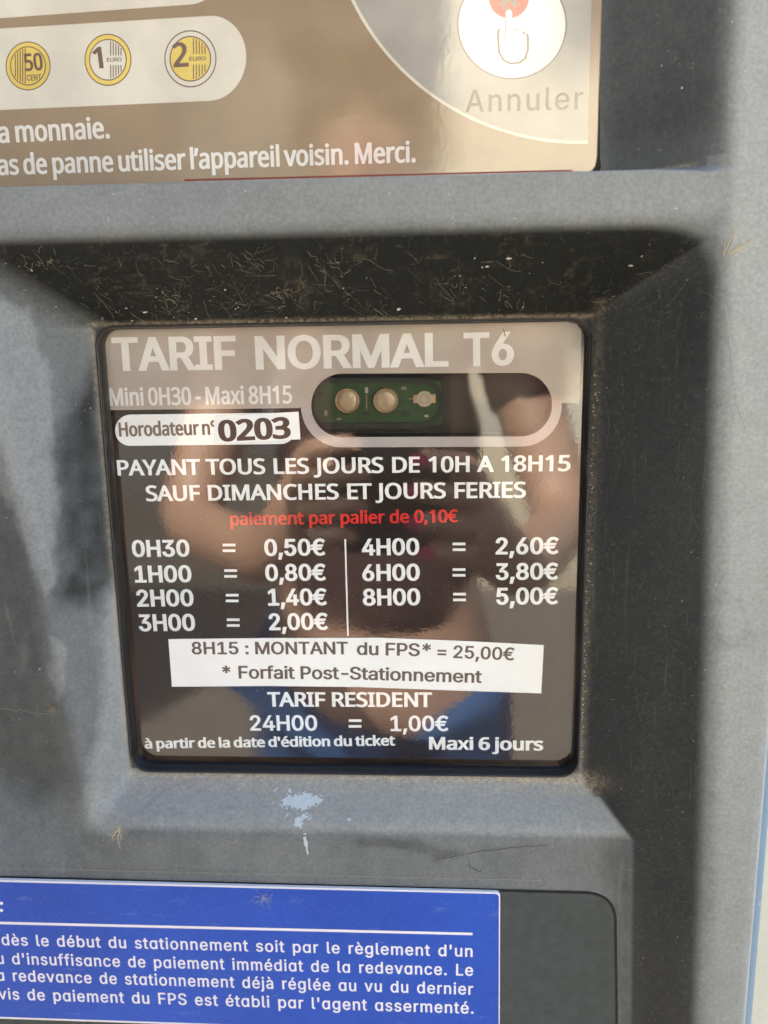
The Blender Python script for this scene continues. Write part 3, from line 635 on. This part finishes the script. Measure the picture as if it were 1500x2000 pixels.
# cancel field
def arcpts(Rr, a0, a1, n=48): return [(1130 + Rr * math.cos(R(a0 + (a1 - a0) * i / (n - 1))), -211 + Rr * math.sin(R(a0 + (a1 - a0) * i / (n - 1)))) for i in range(n)]
def edge_x(y): return 1158 + (y * -.026)
def clip_field(Rr):
    p = arcpts(Rr, 200, 87); q = [p_ for p_ in p if p_[0] <= edge_x(p_[1]) - 3]; return q + [(edge_x(q[-1][1]) - 3, q[-1][1]), (edge_x(-380) - 3, -380)]
top_dec('cancel_field_outline', [clip_field(492)], M['cream'], .06); top_dec('cancel_field', [clip_field(486)], M['top_field'], .075)
mb = MB(); mb.flat([P(circ(1000, 48, 107, 107, 64), TD)], TD + .09, 0); mb.flat([P(circ(1000, 48, 104.5, 104.5, 64), TD)], TD + .105, 1)
mb.flat([P(circ(994, -3, 39, 39, 40), TD)], TD + .12, 2)
mb.flat([P([(978, -25), (985, -30), (994, -14), (1004, -30), (1011, -25), (1003, -6), (1014, 10), (1006, 15), (994, 2), (983, 15), (975, 10), (986, -6)], TD)], TD + .135, 3)
hand = [(986, 22), (988, 17), (993, 15), (998, 17), (1000, 22), (1000, 60), (1004, 57), (1011, 58), (1014, 64), (1018, 61), (1024, 63), (1026, 68), (1030, 66), (1033, 71), (1033, 98), (1028, 115), (1016, 124), (998, 126), (982, 119), (973, 103), (971, 76), (971, 62), (974, 56), (979, 57), (984, 66), (986, 84), (987, 84)]
hc = (1000, 80); shr = [(hc[0] + (x - hc[0]) * .87, hc[1] + (y - hc[1]) * .935) for x, y in hand]
mb.flat([P(hand, TD)], TD + .15, 0); mb.flat([P(shr, TD)], TD + .165, 1)
o = mb.build('cancel_button_picture', [M['ink_soft'], M['top_white'], M['top_red'], M['olive']], top); o['label'] = 'white round picture of a hand pressing a red cross button'
text('Annuler', (909, 219), (1138, 213), 44, TD + .11, M['ink_soft'], top, bold=.006, sc=1.12)
# ------------------------------------------------------------------ lower door and blue notice
DD = 12.6
def low():
    zt = -110.2
    L = quad_round([(-185, -240), (93.2, -240), (86.6, zt), (-185, -108.6)], [2, 2, 9, 2], 10)
    G = quad_round([(-185.9, -241), (94.2, -241), (87.5, zt + .9), (-185.9, -107.8)], [2, 2, 10, 2], 10)
    mb = MB(); mb.flat([G], DD - .38); mb.build('door_gap', M['seam'], meter)
    slab('service_door', L, DD, .35, M['door'], meter, bev=.3)
    mb = MB(); mb.flat([line_uv(U(-120, 1691, 12.2), U(1060, 1718, 12.2), .13, 0)], 12.75); mb.build('moulding_line', M['web'], meter)
    ND = DD + 1.2
    plate = P([(-520, 1973), (976, 2022), (977, 1743), (-520, 1706)], ND)
    pl = slab('blue_notice', quad_round(plate, [1, 1.6, 1.6, 1], 6), ND, 1.2, M['plate_white'], meter, bev=.2); pl['label'] = 'blue notice plate with white edge and French text'
    ip = P([(-516, 1969), (974, 2018), (974.5, 1746), (-516, 1710)], ND); mb = MB(); mb.flat([quad_round(ip, [1, 1.4, 1.4, 1], 6)], ND + .02); mb.build('blue_print', M['blue'], pl)
    mb = MB(); mb.flat([P([(-300, 1798), (923, 1826.5), (923, 1821.5), (-300, 1793)][::1], ND)], ND + .04); mb.build('white_rule', M['plate_white'], pl)
    mb = MB()
    for y in (1764, 1778): mb.flat([P(circ(3, y, 3.2, 3.2, 16), ND)], ND + .04)
    mb.build('colon', M['plate_white'], pl)
    B = lambda s, a, b: text(s.replace('a', 'ɑ'), a, b, 22.5, ND + .02, M['plate_white'], pl, bold=.016, sc=1.10, sw=1.35)
    B("dès le début du stationnement soit par le règlement d'un", (4, 1846), (923, 1869))
    B("ou d'insuffisance de paiement immédiat de la redevance. Le", (-24, 1882), (924, 1906))
    B("la redevance de stationnement déjà réglée au vu du dernier", (-14, 1915), (924, 1943))
    B("avis de paiement du FPS est établi par l'agent assermenté.", (-20, 1951), (925, 1980))
low()
# ------------------------------------------------------------------ dirt: cobwebs, dust, straw, dropping
def tube(mb, pts, r, sides=3, mi=0):
    pts = [Vector(p) for p in pts]; n = len(pts); vs = []; fs = []
    for i, p in enumerate(pts):
        t = (pts[min(i + 1, n - 1)] - pts[max(i - 1, 0)]); t = t.normalized() if t.length else Vector((1, 0, 0))
        u = t.cross(Vector((0, 1, 0.01))); u = u.normalized() if u.length > 1e-4 else Vector((0, 0, 1)); v = t.cross(u)
        rr = r * (1 - .75 * i / max(1, n - 1)) if r > 0 else -r
        for k in range(sides): a = 2 * math.pi * k / sides; vs.append(tuple(p + u * rr * math.cos(a) + v * rr * math.sin(a)))
    for i in range(n - 1):
        for k in range(sides): q = (k + 1) % sides; fs.append((i * sides + k, i * sides + q, (i + 1) * sides + q, (i + 1) * sides + k))
    mb.add(vs, fs, mi)
def strand(mb, px, py, ang, ln, r, lift=.4, curl=.35, n=9):
    pts = []; a = ang; x, z = surf(px, py)[0], surf(px, py)[2]
    for i in range(n):
        d = hgt(x, z); pts.append((x, -d - lift - random.random() * .25, z)); a += random.gauss(0, curl); x += math.cos(a) * ln / n; z += math.sin(a) * ln / n
    tube(mb, pts, -r)
def cobwebs():
    mb = MB()
    for _ in range(190):                          # strands over the sheltered upper wall
        px = random.choice([random.uniform(0, 1380), random.gauss(620, 240), random.gauss(420, 160)]); py = random.uniform(490, 622)
        if px < 10 or px > 1385: continue
        if py - 490 < (150 - px) * .9: continue
        strand(mb, px, py, random.gauss(-.35, .7), random.uniform(1.2, 5) * random.choice([1, 1, 2.2]), random.uniform(.010, .036), random.uniform(.1, 1.2), random.choice([.12, .2, .5]))
    for cx, cy, n in ((555, 575, 22), (490, 510, 8), (345, 590, 16), (108, 515, 9), (660, 520, 8), (890, 560, 9), (1170, 590, 8), (740, 600, 8), (1000, 585, 10), (60, 505, 8)):
        for _ in range(n): strand(mb, cx + random.gauss(0, 15), cy + random.gauss(0, 9), random.uniform(0, 6.3), random.uniform(1.0, 4), random.uniform(.02, .06), random.uniform(.3, 1.5), random.choice([.25, .9]))
    for _ in range(46):                           # streaks down the right wall
        strand(mb, random.uniform(1170, 1390), random.uniform(560, 1500), -1.5 + random.gauss(0, .08), random.uniform(4, 16), random.uniform(.008, .018), .05, .08)
    o = mb.build('cobweb', M['web']); tag(o, 'dusty cobweb strands across the sheltered upper wall of the window recess', 'cobweb', kind='stuff')
    mb = MB()
    for _ in range(120):
        px, py = random.uniform(10, 1380), random.uniform(500, 628)
        if random.random() < .5: px, py = random.gauss(330, 130), random.uniform(560, 630)
        x, y, z = surf(px, py, .2); a = random.uniform(0, 6.3); r = random.uniform(.10, .8) * (.4 if random.random() < .8 else 1); vs = []
        if px < 5 or px > 1385: continue
        for k in range(6): t = a + k * math.pi / 3; q = r * random.uniform(.35, 1.0) * (1 if k % 3 else 1.5); vs.append((x + q * math.cos(t), y - random.uniform(0, .25), z + q * math.sin(t) * .55))
        mb.add(vs, [tuple(range(6))])
    for _ in range(520):
        px, py = random.uniform(-20, 1500), random.uniform(-20, 2000)
        x, y, z = surf(px, py, .06)
        if (abs(x) < 77 and abs(z) < 76) or (x < 77 and z > 110) or (x < 95 and z < -106): continue
        r = (abs(random.gauss(.10, .07)) + .04) * (.45 if 75 < z < 97 else 1); mb.add([(x + r * math.cos(k * 1.257 + px), y, z + r * math.sin(k * 1.257 + px) * random.uniform(.6, 1)) for k in range(5)], [(0, 1, 2, 3, 4)])
    for _ in range(650):                          # crumbs gathered along the lower and right lips of the frame
        if random.random() < .72: x, z = random.uniform(-74, 77), -76.2 - abs(random.gauss(0, .9))
        else: x, z = 76.6 + abs(random.gauss(0, .6)), random.uniform(-76, 60)
        d = hgt(x, z); r = random.uniform(.05, .22); mb.add([(x + r * math.cos(k * 1.257 + x * 9), -d - .06 - random.random() * .15, z + r * math.sin(k * 1.257 + x * 9)) for k in range(5)], [(0, 1, 2, 3, 4)])
    o = mb.build('dust_crumbs', M['dust']); tag(o, 'pale dust crumbs scattered over the grey plastic and along the window frame', 'dust', kind='stuff')
cobwebs()
def tuft(name, px, py, label, cat, mat, n, size, ang=None, spread=.9, r=.05, curl=.3):
    x, y, z = surf(px, py, 0); mb = MB()
    for _ in range(n):
        a = (ang if ang is not None else random.uniform(0, 6.3)) + random.gauss(0, spread); pts = []; qx, qz = x + random.gauss(0, size * .1), z + random.gauss(0, size * .14)
        for i in range(8): pts.append((qx - x, -hgt(qx, qz) - y - .25 - random.random() * .3, qz - z)); a += random.gauss(0, curl); qx += math.cos(a) * size / 8; qz += math.sin(a) * size / 8
        tube(mb, pts, r)
    o = mb.build(name, mat); o.location = (x * MM, y * MM, z * MM); return tag(o, label, cat)
tuft('cobweb_clump', 103, 1385, 'small tangled cobweb clump on the grey plastic left of the tariff window', 'cobweb', M['web'], 46, 4.2, 1.35, 1.3, .055, .95)
tuft('straw_tuft', 235, 1618, 'frayed pale straw tuft on the lip below the window corner', 'straw', M['straw'], 16, 5.5, -2.35, .28, .06)
tuft('straw_bit', 1424, 492, 'yellowish straw bit sticking on the upper right rim of the recess', 'straw', M['straw'], 7, 7.5, 1.05, .12, .12)
tuft('fluff', 515, 1745, 'pale fluff caught on the top edge of the blue notice', 'fluff', M['dust'], 26, 5.5, None, .9, .03, .8).location[1] = -.0141
def longs(name, pl, label, cat, mat, r):
    x0, y0, z0 = surf(*pl[0]); mb = MB(); pts = []
    for i in range(len(pl) - 1):
        for k in range(6):
            t = k / 6; q = surf(pl[i][0] * (1 - t) + pl[i + 1][0] * t, pl[i][1] * (1 - t) + pl[i + 1][1] * t + random.gauss(0, 1.2), .18); pts.append((q[0] - x0, q[1] - y0, q[2] - z0))
    tube(mb, pts, -r); o = mb.build(name, mat); o.location = (x0 * MM, y0 * MM, z0 * MM); return tag(o, label, cat)
longs('web_thread', [(-30, 1378), (35, 1386), (60, 1391), (95, 1395)], 'single pale web thread running to the clump left of the window', 'cobweb', M['web'], .09)
longs('straw_stalk', [(238, 1607), (290, 1574), (325, 1540), (385, 1520)], 'thin straw stalk lying on the lip under the window', 'straw', M['web'], .07)
longs('hair', [(1417, 600), (1430, 700), (1440, 790), (1462, 850)], 'fine pale hair on the right outer face of the machine', 'hair', M['dust'], .05)
longs('dark_hair', [(865, 1677), (915, 1665), (1000, 1655), (1080, 1650)], 'thin dark hair curled on the plastic under the window', 'hair', M['seam'], .06)
longs('dark_curl', [(915, 1678), (918, 1692), (928, 1700), (942, 1702)], 'short dark curl of hair on the plastic above the blue notice', 'hair', M['seam'], .08)
longs('black_hair_scrap', [(985, 643), (988, 650), (990, 658)], 'tiny black scrap of hair over the digit six of the heading', 'hair', M['seam'], .10).location[1] = .0047
def dropping():
    x0, y0, z0 = surf(590, 1570); mb = MB()
    blobs = [[(545, 1572), (552, 1556), (562, 1548), (560, 1538), (568, 1537), (572, 1550), (585, 1548), (598, 1543), (604, 1549), (618, 1552), (631, 1553), (629, 1566), (622, 1573), (608, 1574), (600, 1581), (590, 1584), (580, 1583), (566, 1578), (556, 1581)],
             [(580, 1585), (578, 1592), (575, 1600), (574, 1612), (580, 1616), (590, 1624), (594, 1632), (597, 1634), (598, 1628), (594, 1620), (592, 1610), (592, 1603), (606, 1602), (610, 1596), (606, 1588), (596, 1587), (588, 1592), (584, 1590)],
             [(592, 1634), (598, 1633), (600, 1645), (603, 1668), (600, 1671), (596, 1655)], [(533, 1546), (540, 1538), (544, 1538), (540, 1544), (536, 1549)], [(530, 1570), (536, 1561), (537, 1566), (532, 1574)], [(556, 1597), (562, 1589), (566, 1590), (560, 1597), (558, 1601)], circ(682, 1600, 4, 4, 12)]
    g = np.arange(0, 1, 1)
    for bi, b in enumerate(blobs):
        xs_, ys_ = [p[0] for p in b], [p[1] for p in b]; st = 1.5; gx = np.arange(min(xs_) - 3, max(xs_) + 3, st); gy = np.arange(min(ys_) - 3, max(ys_) + 3, st)
        GX, GY = np.meshgrid(gx, gy); dd = seg_d(GX + 2.5 * (vn(GX, GY, 5, 8) - .5), GY + 2.5 * (vn(GX, GY, 5, 9) - .5), b) - (0 if bi > 1 else 1.6 * (vn(GX, GY, 3.4, 11) > .66) * 3); ids = {}
        for j in range(len(gy) - 1):
            for i in range(len(gx) - 1):
                if min(dd[j, i], dd[j, i + 1], dd[j + 1, i], dd[j + 1, i + 1]) < -.6: continue
                f = []
                for jj, ii in ((j + 1, i), (j + 1, i + 1), (j, i + 1), (j, i)):
                    if (jj, ii) not in ids:
                        q = surf(GX[jj, ii], GY[jj, ii], .06 + .10 * vn(GX[jj, ii], GY[jj, ii], 4, 12) * (1 if dd[jj, ii] > .8 else .1)); ids[jj, ii] = len(mb.v); mb.v.append((q[0] - x0, q[1] - y0, q[2] - z0))
                    f.append(ids[jj, ii])
                mb.f.append(tuple(f)); mb.m.append(0)
    o = mb.build('bird_dropping', M['dropping'], smooth=True); o.location = (x0 * MM, y0 * MM, z0 * MM); tag(o, 'dried bluish white bird dropping with a drip under the tariff window', 'bird dropping')
dropping()
# ------------------------------------------------------------------ photographer (seen mirrored in the glossy panels)
SK = simple('skin', (.42, .24, .16), .5, var=.08, scale=30); HAIR = simple('dark_brown_hair', (.022, .014, .010), .5); TOPM = simple('dark_red_brown_cotton', (.055, .022, .020), .85)
JEAN = simple('blue_denim', (.018, .065, .17), .85, scale=60); SHOE = simple('white_canvas', (.5, .5, .48), .7); NAIL = simple('pink_nail_varnish', (.65, .05, .16), .2)
def skin_mesh(name, joints, edges, mat, parent=None, sub=1, root=0):
    me = bpy.data.meshes.new(name); me.from_pydata([j[0] for j in joints], edges, []); o = bpy.data.objects.new(name, me); COL.objects.link(o)
    o.modifiers.new('s', 'SKIN'); lay = me.skin_vertices[0] if me.skin_vertices else None
    for i, j in enumerate(joints):
        r = j[1]; lay.data[i].radius = (r, r) if not isinstance(r, tuple) else r
    lay.data[root].use_root = True
    sb = o.modifiers.new('u', 'SUBSURF'); sb.levels = sb.render_levels = sub
    dg = bpy.context.evaluated_depsgraph_get(); nm = bpy.data.meshes.new_from_object(o.evaluated_get(dg)); bpy.data.objects.remove(o); nm.name = name
    nm.materials.clear(); nm.materials.append(mat); nm.polygons.foreach_set('use_smooth', [True] * len(nm.polygons)); ob = bpy.data.objects.new(name, nm); COL.objects.link(ob)
    if parent: ob.parent = parent
    return ob
PO = Vector((-.04, -.78, GZ)); cx, cy, cz = (CAM * MM)
phc = Vector((cx - .026, cy - .0085, cz - .062))     # phone centre
def person():
    r = empty('person', PO); tag(r, 'photographer in dark top and blue jeans holding up a phone, mirrored in the window', 'person')
    L = lambda x, y, z: (x, y, z)                    # local coordinates, feet at z = 0, facing +y
    ph = phc - PO; rp = Vector((ph.x + .055, ph.y - .015, ph.z - .055)); lp = Vector((ph.x - .060, ph.y - .020, ph.z - .045))
    J = [(L(0, 0, .88), (.135, .10)), (L(0, 0, 1.02), (.115, .085)), (L(0, .0, 1.18), (.135, .095)), (L(0, 0, 1.29), (.10, .07)), (L(0, .015, 1.37), .048), (L(0, .03, 1.44), .066), (L(0, .03, 1.53), (.078, .09)),
         (L(.09, 0, .82), .085), (L(.10, .01, .46), .055), (L(.10, -.02, .09), .036), (L(.10, .10, .035), .034),
         (L(-.09, 0, .82), .085), (L(-.10, .01, .46), .055), (L(-.10, -.02, .09), .036), (L(-.10, .10, .035), .034),
         (L(.16, 0, 1.28), .052), (L(.22, .10, 1.06), .038), (tuple(rp + Vector((.035, -.035, -.05))), .024), (tuple(rp + Vector((.006, -.004, -.01))), (.034, .016)),
         (L(-.16, 0, 1.28), .052), (L(-.22, .10, 1.06), .038), (tuple(lp + Vector((-.035, -.035, -.05))), .024), (tuple(lp + Vector((-.006, -.004, -.01))), (.034, .016))]
    E_ = [(0, 1), (1, 2), (2, 3), (3, 4), (4, 5), (5, 6), (0, 7), (7, 8), (8, 9), (9, 10), (0, 11), (11, 12), (12, 13), (13, 14), (3, 15), (15, 16), (16, 17), (17, 18), (3, 19), (19, 20), (20, 21), (21, 22)]
    for sgn, p, base in ((1, rp, 18), (-1, lp, 22)):  # fingers behind the phone's back edge, thumb on its side
        pj = base
        for k, (ln, dz) in enumerate(((.030, .036), (.034, .016), (.033, -.004), (.026, -.024))):
            a = p + Vector((-.004 * sgn, .016, dz)); b_ = a + Vector((-ln * .55 * sgn, .011, .004)); c = b_ + Vector((-ln * .6 * sgn, -.001, .003)); n0 = len(J)
            J += [(tuple(a), .0092), (tuple(b_), .0086), (tuple(c), .0072)]; E_.extend([(pj, n0), (n0, n0 + 1), (n0 + 1, n0 + 2)])
        a = p + Vector((-.012 * sgn, -.014, .018)); b_ = a + Vector((-.018 * sgn, -.002, .022)); n0 = len(J); J += [(tuple(a), .011), (tuple(b_), .009)]; E_.extend([(pj, n0), (n0, n0 + 1)])
    skin_mesh('body', J, E_, SK, r, 1)
    skin_mesh('top', [(L(0, 0, .86), (.150, .115)), (L(0, 0, 1.02), (.132, .102)), (L(0, 0, 1.18), (.150, .110)), (L(0, 0, 1.30), (.098, .078)), (L(.165, 0, 1.285), .064), (L(.195, .05, 1.17), .058), (L(-.165, 0, 1.285), .064), (L(-.195, .05, 1.17), .058)],
              [(0, 1), (1, 2), (2, 3), (3, 4), (4, 5), (3, 6), (6, 7)], TOPM, r)
    skin_mesh('jeans', [(L(0, 0, .90), (.148, .112)), (L(.09, 0, .80), .098), (L(.10, .01, .46), .072), (L(.10, -.02, .10), .058), (L(-.09, 0, .80), .098), (L(-.10, .01, .46), .072), (L(-.10, -.02, .10), .058)], [(0, 1), (1, 2), (2, 3), (0, 4), (4, 5), (5, 6)], JEAN, r)
    for s in (-1, 1): skin_mesh('shoe', [(L(.10 * s, -.05, .045), .044), (L(.10 * s, .05, .04), .046), (L(.10 * s, .15, .03), .034)], [(0, 1), (1, 2)], SHOE, r)
    skin_mesh('hair', [(L(0, .00, 1.57), (.088, .094)), (L(0, -.02, 1.50), (.086, .078)), (L(0, -.05, 1.38), (.075, .04)), (L(.0, .035, 1.60), (.070, .055))], [(0, 1), (1, 2), (0, 3)], HAIR, r)
    for s in (-1, 1):
        mb = MB(); c = Vector((.030 * s, .112, 1.51)); vs = [(c.x, c.y + .004, c.z)] + [(c.x + .014 * math.cos(k * .785), c.y, c.z + .007 * math.sin(k * .785)) for k in range(8)]
        mb.add(vs, [(0, 1 + k, 1 + (k + 1) % 8) for k in range(8)]); mb.build('eye', HAIR, r, scale=1)
    mb = MB(); mb.add([(0, .137, 1.478), (-.014, .112, 1.472), (.014, .112, 1.472), (0, .114, 1.515)], [(0, 2, 3), (0, 3, 1), (0, 1, 2)]); mb.build('nose', SK, r, scale=1)
    mb = MB(); mb.add([(-.022, .108, 1.452), (0, .114, 1.458), (.022, .108, 1.452), (0, .113, 1.444)], [(0, 1, 2), (0, 2, 3)]); mb.build('mouth', NAIL, r, scale=1)
    for sgn, p in ((1, rp), (-1, lp)):
        for k, (ln, dz) in enumerate(((.030, .036), (.034, .016), (.033, -.004), (.026, -.024))):
            c = p + Vector((-.004 * sgn, .016, dz)) + Vector((-ln * 1.1 * sgn, .0175, .007)); mb = MB(); h = [(c.x + .006 * math.cos(q * .785), c.y, c.z + .0045 * math.sin(q * .785)) for q in range(8)]
            mb.add(h, [tuple(range(8))]); mb.build('nail', NAIL if sgn > 0 else SK, r, scale=1)
person()
def phone():
    r = empty('smartphone', phc); tag(r, 'black smartphone held up in front of the window, seen only as a dark mirrored shape', 'phone')
    q = rrect(-38, -76, 38, 76, 10, 8); pm_ = simple('phone_black_glass', (.015, .015, .017), .15); mt_ = simple('phone_ring_metal', (.10, .10, .11), .3, metal=.8)
    n = len(q); mb = MB(); mb.add([(p[0], 3.5, p[1]) for p in q] + [(p[0], -4.5, p[1]) for p in q], [(i, (i + 1) % n, n + (i + 1) % n, n + i) for i in range(n)]); mb.flat([q], 4.5)
    mb.add([(p[0], 3.5, p[1]) for p in q], [tuple(range(n))[::-1]]); mb.build('case', pm_, r)
    for a, b in ((27, 24), (19, 17)):
        mb = MB(); nn = 40; vs = []; 
        for rr, y in ((a, 3.6), (a, 4.6), (b, 4.6), (b, 3.6)): vs += [(rr * math.cos(2 * math.pi * i / nn), y, rr * math.sin(2 * math.pi * i / nn) - 6) for i in range(nn)]
        mb.add(vs, [(k * nn + i, k * nn + (i + 1) % nn, (k + 1) * nn + (i + 1) % nn, (k + 1) * nn + i) for k in range(3) for i in range(nn)]); fix_normals(mb.build('grip_ring', mt_, r))
    return r
phone()
